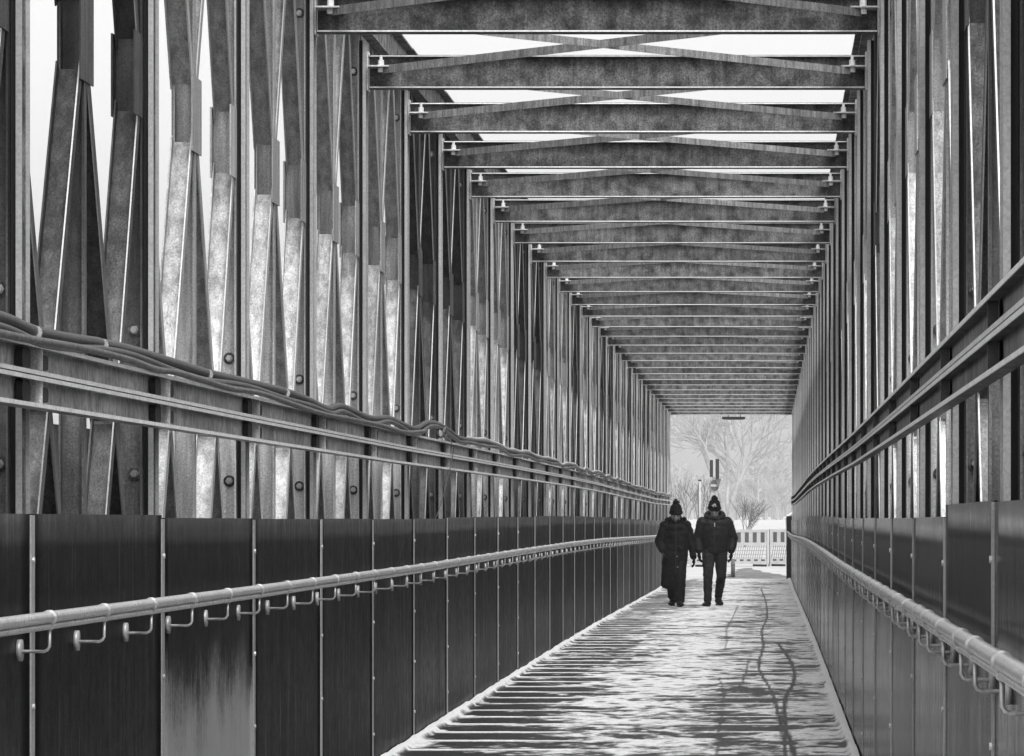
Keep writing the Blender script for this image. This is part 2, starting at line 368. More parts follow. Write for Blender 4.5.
# snow banked up against both parapets
wob = (fbm(Y * 1.1, X * 0 + 3.3, 21, 4, .6) - .5) * .07
bl = np.clip(((.075 + wob) - e) / .02, 0, 1); br = np.clip(((.065 + wob * .8) - er) / .02, 0, 1)
bank = np.maximum(bl, br); gap = (fbm(Y * 3.1, X * 0 + 8.8, 22, 2) > .80)
m = np.maximum(m, bank)
Hh = .004 + .005 * m * (.5 + n2) + .002 * line * m
Hh += bank * (.008 + .032 * (fbm(Y * 2.2, X * 3, 23, 4, .6)))
Zc = np.interp(Y, _cy, _cz)
o = grid_mesh('deck_snow', sx, sy, Zc + Hh, M['snow'], m); tag(o, kind='structure')

# ------------------------------------------------------------------ truss panels (portal post, end plate, chord, diagonals, gussets)
ZC = CAMZ + 1.67; ZV = CAMZ + .36; ZT = CAMZ + 2.98; ZL = CAMZ - .95
U0 = .040; TW = .094                                  # truss plies start / thickness
def truss_panel(side):
    s = -1 if side == 'left' else 1; B = L if side == 'left' else R
    def xx(u): return s * (B + u)
    def bx(mb, u0, u1, y0, y1, z0, z1):
        a, b = sorted((xx(u0), xx(u1))); mb.box(a, b, y0, y1, z0, z1)
    root = empty('truss_panel')
    zt = CAMZ + 2.76; zb = -.3
    p = MB(); bx(p, .012, .019, -.069, .069, zb, zt); bx(p, .019, U0 - .002, .045, .069, zb, zt)
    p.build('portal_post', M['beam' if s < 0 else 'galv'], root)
    p = MB(); bx(p, 0, .0185, -.080, -.069, zb, zt); p.build('post_flange', M['edge'], root)
    p = MB(); bx(p, 0, .0185, .069, .080, zb, zt); p.build('post_flange', M['edge'], root)
    E = BAY
    p = MB(); bx(p, U0, U0 + TW + .004, E - .034, E - .022, zb, CAMZ + 3.0); bx(p, U0, U0 + .006, E - .10, E - .034, zb, CAMZ + 3.0)
    bx(p, U0 + TW - .002, U0 + TW + .004, E - .10, E - .034, zb, CAMZ + 3.0); p.build('end_plate', M['galv'], root)
    p = MB(); bx(p, U0, U0 + TW, .080, .092, zb, CAMZ + 3.0); p.build('end_plate', M['galv'], root)
    p = MB(); bx(p, .0190, U0 - .002, -.050, -.030, zb, zt); p.build('slot_shade', M['dark'], root)  # black strip standing in for the deep shade inside the slot
    for z in (.72, .177, 2.585):
        q = MB(); c = (xx(U0 + .036), E - .034, CAMZ + z)
        w_ = MB(); w_.tube([(c[0], E - .034, c[2]), (c[0], E - .0385, c[2])], .026, 20); q.tube([(c[0], E - .038, c[2]), (c[0], E - .047, c[2])], .016, 6)
        q.tube([(c[0], E - .047, c[2]), (c[0], E - .058, c[2])], .010, 12); bt_ = q.build('bolt', M['bolt'], root); w_.build('washer', M['beam'], bt_)
    p = MB(); bx(p, U0 + TW + .022, U0 + TW + .026, .10, 2.84, zb, CAMZ + .335); p.build('infill_plate', M['galv'], root)
    # middle stanchion
    p = MB(); bx(p, U0 + .001, U0 + .009, 1.47, 1.53, zb, CAMZ + 2.9); bx(p, U0 + .009, U0 + TW - .012, 1.518, 1.526, zb, CAMZ + 2.9)
    bx(p, U0 + TW - .012, U0 + TW - .006, 1.47, 1.53, zb, CAMZ + 2.9); p.build('stanchion', M['galv'], root)
    # channels whose flanges point at the viewer
    def diag(y0, z0, y1, z1, w, name='diagonal'):
        w += .008
        a = Vector((0, y0, z0)); b = Vector((0, y1, z1)); d = (b - a).normalized()
        nrm = Vector((0, -abs(d.z), d.y if d.z > 0 else -d.y)); nrm = Vector((0, -d.z, d.y)); nrm = nrm if nrm.y < 0 else -nrm
        ua = U0 + (TW - w) / 2; ax = Vector((s, 0, 0)); org = Vector((xx(ua), 0, 0)); t = .006; h = .055
        prof = [(0, -h / 2), (w, -h / 2), (w, h / 2), (w - t, h / 2), (w - t, -h / 2 + t), (t, -h / 2 + t), (t, h / 2), (0, h / 2)]
        q = MB(); q.prism(prof, a + org, b + org, ax, nrm); dg = q.build(name, M['galv'], root)
        q = MB(); q.prism([(.0005, h / 2 + .0003), (t - .0005, h / 2 + .0003), (t - .0005, h / 2 + .0018), (.0005, h / 2 + .0018)], a + org, b + org, ax, nrm); q.build('flange_lip', M['edge'], dg)
    dy, dz = .062, .107
    diag(1.5 - dy, ZC + dz, .75, ZT, .084); diag(1.5 + dy, ZC - dz, 2.25, ZV, .084)
    diag(1.5 + dy, ZC + dz, 2.25, ZT, .078); diag(1.5 - dy, ZC - dz, .75, ZV, .078)
    diag(.10, ZC - .17, .75, ZV, .078); diag(.10, ZC + .17, .75, ZT, .084)      # away from the near post
    diag(2.86, ZC - dz, 2.25, ZV, .084); diag(2.86, ZC + dz, 2.25, ZT, .078)
    diag(.75, ZV, 1.5, ZL, .084); diag(2.25, ZV, 1.5, ZL, .078); diag(.75, ZV, .10, ZL + .2, .078); diag(2.25, ZV, 2.9, ZL + .2, .084)
    for yc in (1.5, 2.78):
        q = MB(); hw = .15 if yc < 2 else .11
        bx(q, U0 - .006, U0 - .0005, yc - hw, yc + hw, ZC - .16, ZC + .15); bx(q, U0 + TW + .0005, U0 + TW + .008, yc + .02, yc + hw, ZC - .16, ZC + .15)
        w_ = MB(); bx(w_, U0, U0 + TW, yc + hw - .02, yc + hw - .012, ZC - .15, ZC + .14); w_.build('gusset_web', M['beam'], root)
        bx(q, U0 - .006, U0 + .0, yc - hw, yc + hw, ZV - .12, ZV - .02) if False else None
        q.build('gusset', M['galv'], root)
    q = MB()
    for (u0, u1) in ((.02, .036), (U0 + TW + .02, U0 + TW + .036)):
        bx(q, u0, u1, 0.02, 2.98, CAMZ + 2.80, CAMZ + 3.03)
        a, b = (u0 - .05, u0) if u0 < .03 else (u1, u1 + .05)
        bx(q, a, b, .02, 2.98, CAMZ + 2.80, CAMZ + 2.812); bx(q, a, b, .02, 2.98, CAMZ + 3.018, CAMZ + 3.03)
    bx(q, .05, U0 + TW + .01, .02, 2.98, CAMZ + 3.035, CAMZ + 3.05)
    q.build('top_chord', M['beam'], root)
    return root
for side in ('left', 'right'):
    proto = truss_panel(side); k0 = -1 if side == 'left' else -2
    for i, k in enumerate(range(k0, 31)):
        n = N0 + k
        t = proto if i == 0 else copy_tree(proto, None, ('bolt',) if k > 14 else ())
        t.location = (0, BAY * n, cam_z(BAY * (n + .5)))
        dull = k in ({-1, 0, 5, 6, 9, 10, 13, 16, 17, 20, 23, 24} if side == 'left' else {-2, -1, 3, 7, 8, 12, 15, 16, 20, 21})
        for c in t.children:
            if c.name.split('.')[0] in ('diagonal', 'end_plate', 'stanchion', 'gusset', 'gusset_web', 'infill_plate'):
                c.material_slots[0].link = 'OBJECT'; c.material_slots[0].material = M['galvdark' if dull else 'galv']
        nm = 'nearest the viewer' if i == 0 else 'farthest from the viewer' if k == 30 else nth(i + 1) + ' from the viewer'
        tag(t, f'galvanised lattice steel bay of the {side} bridge wall, {nm}', 'truss panel', f'lattice truss bays of the {side} wall')
for side, s, B in (('left', -1, L), ('right', 1, R)):       # the last portal's posts stand alone
    p = MB(); a, b = sorted((s * B, s * (B + .13))); p.box(a, b, 107.02, 107.18, cam_z(107) - .3, CAMZ + 2.76)
    p.box(*sorted((s * (B - .004), s * (B - .001))), 107.03, 107.05, cam_z(107) - .3, CAMZ + 2.7)
    tag(p.build('end_column', M['galv']), f'steel column closing the far end of the {side} wall', 'column')

# ------------------------------------------------------------------ crossbeams and roof bracing
ZB = CAMZ + 2.485; BH = .192
def crossbeam():
    root = empty('crossbeam')
    q = MB(); x0, x1 = -L + .002, R - .002
    prof = [(-.05, 0), (.05, 0), (.05, .011), (.004, .011), (.004, BH - .011), (.05, BH - .011), (.05, BH), (-.05, BH), (-.05, BH - .011), (-.004, BH - .011), (-.004, .011), (-.05, .011)]
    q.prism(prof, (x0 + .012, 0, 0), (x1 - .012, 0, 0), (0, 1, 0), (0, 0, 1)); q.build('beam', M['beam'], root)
    q = MB(); q.box(x0 + .014, x1 - .014, -.0525, -.0505, .003, .0105); q.box(x0 + .014, x1 - .014, -.0525, -.0505, BH - .009, BH - .003); q.build('flange_edge', M['bright'], root)
    for x in (x0, x1 - .010): q = MB(); q.box(x, x + .010, -.062, .06, -.012, BH + .02); q.build('end_plate', M['galv'], root)
    for s, x in ((1, x0 + .012), (-1, x1 - .012)):
        q = MB(); q.box(*sorted((x, x + s * .14)), -.15, -.006, .116, .124); q.build('connection_plate', M['galv'], root)
        q = MB(); c = x + s * .075; q.tube([(c, -.10, .088), (c, -.10, .115)], .019, 6); q.tube([(c, -.10, .125), (c, -.10, .158)], .017, 6); q.tube([(c, -.10, .158), (c, -.10, .185)], .009, 10)
        q.tube([(c, -.10, .125), (c, -.10, .129)], .024, 16); q.build('bolt', M['bright'], root)
    return root
def brace():
    root = empty('roof_brace')
    for sgn in (1, -1):
        zo = .126 if sgn > 0 else .116; a = Vector((-L + .10 if sgn > 0 else R - .10, -.11, zo)); b = Vector((R - .10 if sgn > 0 else -L + .10, -BAY + .06, zo + .002))
        d = (b - a).normalized(); side = d.cross(Vector((0, 0, 1))).normalized(); up = Vector((0, 0, 1))
        t = .006; hz = .060; vt = .046
        if side.y > 0: side = -side                    # vertical leg on the viewer's side
        if sgn > 0: prof = [(0, 0), (-hz, 0), (-hz, -t), (-t + 0, -t), (-t, -0) , ]; prof = [(0, 0), (-hz, 0), (-hz, -t), (-t, -t), (-t, -vt), (0, -vt)]
        else: prof = [(0, 0), (-hz, 0), (-hz, -t), (-t, -t), (-t, -vt * .9), (0, -vt * .9)]
        q = MB(); q.prism(prof, a, b, side, up); q.build('brace_angle', M['brace'], root)
    return root
bp, rp = crossbeam(), brace()
for i in range(29):
    y = BAY * (N0 + 3 + i); c = cam_z(y)
    t = bp if i == 0 else copy_tree(bp, None, ('bolt',) if i > 22 else ())
    t.location = (0, y, ZB + c)
    nm = 'nearest the viewer, cut by the top of the picture' if i == 0 else 'farthest from the viewer, over the exit' if i == 28 else nth(i + 1) + ' from the viewer'
    tag(t, f'mottled galvanised roof crossbeam, {nm}', 'crossbeam', 'roof crossbeams spanning the bridge')
    t = rp if i == 0 else copy_tree(rp); t.location = (0, y, ZB + c)
    where = 'in front of the nearest roof beam' if i == 0 else f'in front of the {nth(i + 1)} roof beam' if i < 28 else 'in front of the farthest roof beam'
    tag(t, f'pair of crossed steel angles {where}', 'roof brace', 'crossed braces between roof beams')
q = MB(); q.box(-1.08, -.54, 106.6, 107.0, ZB - .085, ZB - .03)
for x in (-.95, -.66): q.box(x, x + .02, 106.85, 106.87, ZB - .03, ZB + .02)
q.box(-1.04, -.58, 106.65, 106.95, ZB - .095, ZB - .085)
tag(q.build('flat_lamp_housing', M['dark']), 'dark flat lamp housing hung below the farthest roof beam', 'lamp')

# ------------------------------------------------------------------ parapet panels
def panel(side, bow=0.0, m=None):
    s = -1 if side == 'left' else 1; P = PL if side == 'left' else PR
    root = empty('parapet_panel')
    q = MB(); ny, nz = 16, 14; top = CAMZ + .012
    def v(i, j, off): 
        y = .004 + (BAY - .008) * i / ny; z = -.10 + (top + .10) * j / nz
        b = bow * math.sin(math.pi * i / ny) * math.sin(math.pi * min(1, max(0, (j / nz))) * .9)
        return (s * (P + off - b), y, z)
    vs = [v(i, j, 0) for j in range(nz + 1) for i in range(ny + 1)]; w = ny + 1; n = len(vs)
    fs = [(j * w + i, j * w + i + 1, (j + 1) * w + i + 1, (j + 1) * w + i) for j in range(nz) for i in range(ny)]
    if s > 0: fs = [f[::-1] for f in fs]
    vs2 = [v(i, j, .008) for j in range(nz + 1) for i in range(ny + 1)]
    fs2 = [tuple(k + n for k in f[::-1]) for f in fs]
    rim = [(k, k + 1) for k in range(ny)] + [(k + nz * w, k + 1 + nz * w) for k in range(ny)] + [(k * w, (k + 1) * w) for k in range(nz)] + [(k * w + ny, (k + 1) * w + ny) for k in range(nz)]
    q.add(vs + vs2, fs + fs2 + [(a, b, b + n, a + n) for a, b in rim]); q.build('sheet', m or M['panel'], root, True)
    q = MB(); a, b = sorted((s * (P - .0065), s * (P - .0012))); q.box(a, b, -.033, .033, -.02, top - .004); q.build('joint_strip', M['edge'], root)
    for z in (.18, .50, .82, 1.27):
        r = MB(); x = s * (P - .0065); r.tube([(x, -.005, z), (x - s * .006, -.005, z)], .009, 8); r.build('rivet', M['galv'], root)
    return root
for side in ('left', 'right'):
    k0 = -1 if side == 'left' else -2
    proto = panel(side, 0.0, M['panelgloss'] if side == 'right' else None)
    bowed = panel(side, .008, M['panelsheen']) if side == 'left' else None
    for i, k in enumerate(range(k0, 31)):
        n = N0 + k - .065
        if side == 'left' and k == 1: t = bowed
        else: t = proto if i == 0 else copy_tree(proto, None, ('rivet',) if k > 9 else ())
        step = .012 if k < 0 or (k == 0 and side == 'left') else 0
        rr = random.Random(k * 7 + len(side)); step += rr.uniform(-.004, .004) + (.022 if side == 'right' and k < 0 else 0)
        t.location = (0, BAY * n, cam_z(BAY * n) + step)
        nm = 'nearest the viewer' if i == 0 else 'farthest from the viewer' if k == 30 else nth(i + 1) + ' from the viewer'
        lab = f'dark sheet panel of the {side} parapet, {nm}'
        if t is bowed and t: lab = 'bulging panel of the left parapet with a pale painted reflection below the handrail'
        tag(t, lab, 'parapet panel', f'dark panels of the {side} parapet')
q = MB(); q.box(PR - .11, PR + .02, 107.2, 107.32, 0, 1.5); q.box(PR - .12, PR + .03, 107.19, 107.33, 1.5, 1.515)
tag(q.build('end_post', M['dark']), 'black flat post closing the right parapet at the bridge exit', 'post')

# ------------------------------------------------------------------ twin channel guide rails
def line_pts(y0, y1, step=1.5): 
    n = max(2, int((y1 - y0) / step) + 1); return [y0 + (y1 - y0) * i / (n - 1) for i in range(n)]
def long_profile(prof, xf, zf, y0, y1, name, m, parent, smooth=False):
    q = MB(); pts = line_pts(y0, y1); n = len(prof); o = 0
    for y in pts:
        for a, b in prof: q.v.append((xf(y) + a, y, zf(y) + b))
    for i in range(len(pts) - 1):
        for k in range(n): q.f.append((i * n + k, i * n + (k + 1) % n, (i + 1) * n + (k + 1) % n, (i + 1) * n + k))
    q.f.append(tuple(range(n))[::-1]); q.f.append(tuple(range((len(pts) - 1) * n, len(pts) * n)))
    return q.build(name, m, parent, smooth)
for side, s, XF in (('left', -1, 2.245), ('right', 1, .531)):
    y0 = 11.0 if side == 'left' else 7.0
    root = empty('guide_rail', (0, 0, 0))
    back = (L - .003 if s < 0 else R - .003); dep = back - XF
    for zb in (.349, .449):
        h = .096; t = .006
        prof = [(0, 0), (0, t), (s * (dep - t), t), (s * (dep - t), h - t), (0, h - t), (0, h), (s * dep, h), (s * dep, 0)]
        if s < 0: prof = prof[::-1]
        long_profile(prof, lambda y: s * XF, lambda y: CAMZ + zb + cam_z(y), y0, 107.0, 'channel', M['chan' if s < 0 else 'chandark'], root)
        lip = [(0, 0), (0, .013), (-s * .003, .013), (-s * .003, 0)]
        for zz in (0, h - .013): long_profile(lip, lambda y: s * (XF - .001), lambda y: CAMZ + zb + zz + cam_z(y), y0, 107.0, 'lip', M['bright'], root)
    k0 = -1 if side == 'left' else -2
    for k in range(k0, 31):
        y = BAY * (N0 + k) - .06; 
        for zb in (.349, .449):
            z = CAMZ + zb + cam_z(y); w = MB()
            a, b = sorted((s * (XF + .004), s * (back - .008))); w.box(a, b, y - .006, y + .006, z + .008, z + .088)
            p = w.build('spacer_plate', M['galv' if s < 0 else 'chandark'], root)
            def oval(y0_, y1_, z0_, z1_, dx, nm_):
                w = MB(); hy, hz_ = (y1_ - y0_) / 2, (z1_ - z0_) / 2; pr = []
                for q_ in range(16):
                    an = math.pi * q_ / 8; cx_, sx_ = math.cos(an), math.sin(an)
                    pr.append(((y0_ + y1_) / 2 + hy * math.copysign(abs(cx_) ** .6, cx_), (z0_ + z1_) / 2 + hz_ * math.copysign(abs(sx_) ** .6, sx_)))
                w.prism(pr, (s * (XF + dx), 0, 0), (s * (back - .008), 0, 0), (0, 1, 0), (0, 0, 1)); w.build(nm_, M['dark'], root)
            oval(y + .05, y + .17, z + .020, z + .068, .012, 'rubber_block')
            if k < 14: oval(y - .22, y - .06, z + .012, z + .086, .030, 'joint_block')
    tag(root, f'twin galvanised channel rail running along the {side} lattice wall', 'guide rail')

# ------------------------------------------------------------------ handrails
for side, s, XT, XP, DZ in (('left', -1, 2.165, PL, -.294), ('right', 1, .463, PR, -.282)):
    y0 = 10.0 if side == 'left' else 5.5
    root = empty('handrail', (0, 0, 0))
    ring = [(.0185 * math.cos(t * math.pi / 6), .0185 * math.sin(t * math.pi / 6)) for t in range(12)]
    ring2 = [(.010 * math.cos(t * math.pi / 4), .010 * math.sin(t * math.pi / 4)) for t in range(8)]
    zf = lambda y: CAMZ + DZ + .004 + cam_z(y)
    long_profile(ring, lambda y: s * XT, zf, y0, 106.9, 'tube', M['tube'], root, True)
    long_profile(ring2, lambda y: s * XT, lambda y: zf(y) - .0275, y0, 106.9, 'lower_tube', M['tube'], root, True)
    hk = MB(); pl = MB(); cl = MB()
    hk.tube([(s * XT, 0, -.036), (s * XT, 0, -.088), (s * (XT + .006), 0, -.098), (s * (XT + .016), 0, -.103), (s * (XP - .014), 0, -.103)], .0052, 8)
    pl.tube([(s * (XP - .015), 0, -.100), (s * (XP - .001), 0, -.100)], .033, 20)
    cl.tube([(s * XT, -.018, -.001), (s * XT, .018, -.001)], .0235, 14); cl.tube([(s * XT, -.012, -.027), (s * XT, .012, -.027)], .0135, 10)
    hm, pm, cm = hk.mesh('bracket'), pl.mesh('wall_plate'), cl.mesh('clamp')
    for me_, mt in ((hm, M['tube']), (pm, M['edge']), (cm, M['tube'])):
        me_.materials.append(mt); me_.polygons.foreach_set('use_smooth', [True] * len(me_.polygons))
    yb_ = [13.65 + 1.125 * q_ for q_ in range(-3, 83)] if side == 'left' else [8.96 + 3 * q_ + o_ for q_ in range(-1, 33) for o_ in (0, 1.17, 1.90)]
    for y in [q_ for q_ in yb_ if q_ < 106.5]:
        b = bpy.data.objects.new('bracket', hm); COL.objects.link(b); b.parent = root; b.location = (0, y, zf(y))
        for nm, me_ in (('wall_plate', pm), ('clamp', cm)):
            c = bpy.data.objects.new(nm, me_); COL.objects.link(c); c.parent = b
    tag(root, f'shiny steel handrail on hooked brackets along the {side} parapet', 'handrail')

# ------------------------------------------------------------------ cables on the left rail
def catmull(P, n=6):
    P = [Vector(p) for p in P]; out = []
    for i in range(len(P) - 1):
        a, b, c, d = P[max(i - 1, 0)], P[i], P[i + 1], P[min(i + 2, len(P) - 1)]
        for k in range(n):
            t = k / n; out.append(.5 * ((2 * b) + (c - a) * t + (2 * a - 5 * b + 4 * c - d) * t * t + (3 * b - a - 3 * c + d) * t ** 3))
    return out + [P[-1]]
XC = -2.262
cp = [(-60, 303), (0, 317), (33, 330.5), (67, 338), (95, 342), (101, 343.5), (130, 350), (180, 365), (206, 373), (241, 381), (282, 391), (305, 399), (327, 409), (341, 406.5), (369, 418), (389, 418.5), (413, 428.5), (426, 423), (437, 424), (449, 431), (458, 437.5), (468, 440), (489, 442.5), (506, 450)]
up = [Vector(px(x, y, XC)) for x, y in cp]
r_ = random.Random(3); y = up[-1].y + 1
while y < 106:
    up.append(Vector((XC + r_.uniform(-.01, .01), y, CAMZ + .575 + cam_z(y) + r_.uniform(-.012, .03)))); y += r_.uniform(.8, 1.6)
c1 = empty('cable_bundle')
q = MB(); q.tube(catmull(up), .0185, 10); q.build('main_cable', M['cable'], c1, True)
q = MB(); q.tube([p + Vector((.020, 0, -.030 + .008 * math.sin(p.y * 1.7))) for p in catmull(up)], .014, 8); q.build('thin_cable', M['cable'], c1, True)
for x in (33, 100, 206, 284): 
    p = Vector(px(x, np.interp(x, [c[0] for c in cp], [c[1] for c in cp]), XC)); q = MB(); q.tube([p + Vector((.004, -.012, -.008)), p + Vector((.004, .012, -.008))], .024, 12); q.build('cable_tie', M['galv'], c1)
tag(c1, 'thick dark cables tied together on top of the left channel rail', 'cable')
q = MB(); q.tube([p + Vector((0, 0, .016 + .004 * math.sin(p.y * 3))) for p in catmull(up) if 34 < p.y < 105], .0145, 8); q.build('snow_crust', M['snowfield'], c1, True)
lo = [(-40, 326), (0, 333), (40, 341), (70, 346), (100, 352), (130, 360), (155, 369), (175, 372), (200, 379), (230, 388), (260, 393), (290, 403), (320, 413), (350, 419), (380, 425), (405, 432), (425, 431)]
q = MB(); q.tube(catmull([Vector(px(x, y, -2.236)) for x, y in lo]), .0125, 10)
tag(q.build('corrugated_conduit', M['frostcable'], None, True), 'frosted corrugated conduit sagging beneath the thick left cables', 'conduit')
q = MB(); cc = Vector(px(443, 433, -2.24)); pts = []
for k in range(44):
    t = k * .33; pts.append(cc + Vector((.02 * math.sin(t * .5), .22 * math.cos(t), .030 * math.sin(t) + .004 * math.sin(2.3 * t))))
q.tube(pts, .0075, 8); tag(q.build('cable_coil', M['frostcable'], None, True), 'small pale coil of spare cable knotted on the left rail', 'cable coil')
q = MB(); q.tube(catmull([Vector(px(x, y, -2.225)) for x, y in [(446, 436), (453, 446), (452, 460), (447, 480), (442, 500), (436, 518)]]), .0035, 6)
tag(q.build('hanging_wire', M['cable'], None, True), 'thin dark wire hanging down from the cable coil', 'wire')

# ------------------------------------------------------------------ people
def fuse(mb, name, m, parent, vox, smooth=3, loc=None, disp=None):
    o = mb.build(name, m, parent, True, loc)
    r = o.modifiers.new('Remesh', 'REMESH'); r.mode = 'VOXEL'; r.voxel_size = vox; r.use_smooth_shade = True
    sm = o.modifiers.new('Smooth', 'SMOOTH'); sm.factor = .5; sm.iterations = smooth
    if disp:
        tx = bpy.data.textures.new(name + '_folds', 'CLOUDS'); tx.noise_scale = disp[0]; tx.noise_depth = 2
        d = o.modifiers.new('Folds', 'DISPLACE'); d.texture = tx; d.strength = disp[1]; d.mid_level = .5; d.texture_coords = 'LOCAL'
    return o
def hand(mb, w, dirv, side, palm, r=.0085):         # palm, four unequal curled fingers and a thumb; w wrist, dirv pointing down the hand
    w = Vector(w); d = Vector(dirv).normalized(); sd = Vector(palm).normalized(); fw = d.cross(sd).normalized()
    mb.chain([w, w + d * .045, w + d * .085], [(.024, .028, .024), (.022, .040, .03), (.02, .038, .024)], .012)
    for k, (ln, sp) in enumerate(((.070, -.030), (.082, -.010), (.076, .010), (.058, .029))):
        a = w + d * .085 + fw * sp; b = a + d * ln * .45 + sd * .006; c = b + d * ln * .32 + sd * .018; e_ = c + d * ln * .18 + sd * .018
        mb.chain([a, b, c, e_], [r * 1.1, r, r * .95, r * .85], .006)
    a = w + d * .03 - fw * .030; b = a + d * .03 - fw * .020 + sd * .012; c = b + d * .032 + sd * .012
    mb.chain([a, b, c], [r * 1.35, r * 1.15, r], .006)
def head(mb, c, tilt):
    R_ = Matrix.Rotation(tilt, 3, 'X'); c = Vector(c)
    def P(x, y, z): return c + R_ @ Vector((x, y, z))
    def E(x, y, z, a, b, d): mb.ell(P(x, y, z), (a, b, d), 16, 11, R_)
    E(0, .012, .02, .076, .095, .098)                # skull
    E(0, -.030, -.045, .060, .060, .075)             # face
    E(0, -.062, -.098, .030, .026, .024)             # chin
    E(0, -.072, .018, .055, .022, .020)              # brow
    for s in (-1, 1):
        E(s * .040, -.066, -.030, .022, .018, .022); E(s * .078, .014, -.018, .010, .018, .032); E(s * .048, -.03, -.078, .018, .03, .025)
    mb.chain([P(0, -.088, .008), P(0, -.104, -.024), P(0, -.108, -.038)], [.009, .011, .014], .006)   # nose
    E(0, -.090, -.068, .024, .010, .007); E(0, -.088, -.080, .020, .010, .008)
    return P
def face_parts(P, par, R_):
    for s in (-1, 1):
        q = MB(); q.ell(P(s * .031, -.0815, -.010), (.011, .006, .006)); q.build('eye', M['dark'], par, True)
        q = MB(); q.chain([P(s * .015, -.093, .012), P(s * .045, -.086, .014)], [.004, .003], .004); q.build('eyebrow', M['fur'], par, True)
    q = MB(); q.chain([P(-.020, -.0985, -.074), P(.020, -.0985, -.074)], [.003, .003], .004); q.build('mouth', M['signred'], par, True)

def hat(par, P, R_, big, emblem):
    q = MB(); q.ell(P(0, .012, .070), (.100, .114, .085), 18, 12, R_); q.ell(P(0, .014, .105), (.092, .102, .075), 18, 12, R_)
    h = fuse(q, 'knit_hat', M['knit'], par, .006, 2)
    q = MB(); n = 26
    for i in range(n):
        t = 2 * math.pi * i / n; q.ell(P(.098 * math.sin(t), .012 + .112 * math.cos(t), .030), (.014, .014, .026), 8, 6, R_)
    fuse(q, 'hat_brim', M['knit'], h, .006, 1)
    q = MB(); rr = random.Random(5)
    for i in range(160):
        v = Vector((rr.gauss(0, 1), rr.gauss(0, 1), rr.gauss(0, 1))).normalized(); c = P(0, .015, .195 if big else .190)
        q.tube([c, c + v * (.062 if big else .058) * rr.uniform(.75, 1.15)], [.010, .002], 5)
    q.ell(P(0, .015, .190), .046, 14, 10); q.build('pom_pom', M['fur'], h)
    if emblem:
        q = MB(); w = []
        for (x, z, a, b) in ((-.022, .095, .020, .016), (.004, .108, .020, .018), (.022, .088, .014, .012), (-.008, .078, .014, .008)):
            y = -.092 if z < .1 else -.088; q.ell(P(x, y, z), (a, .012, b), 10, 7, R_)
        q.build('pale_patch', M['white'], h, True)

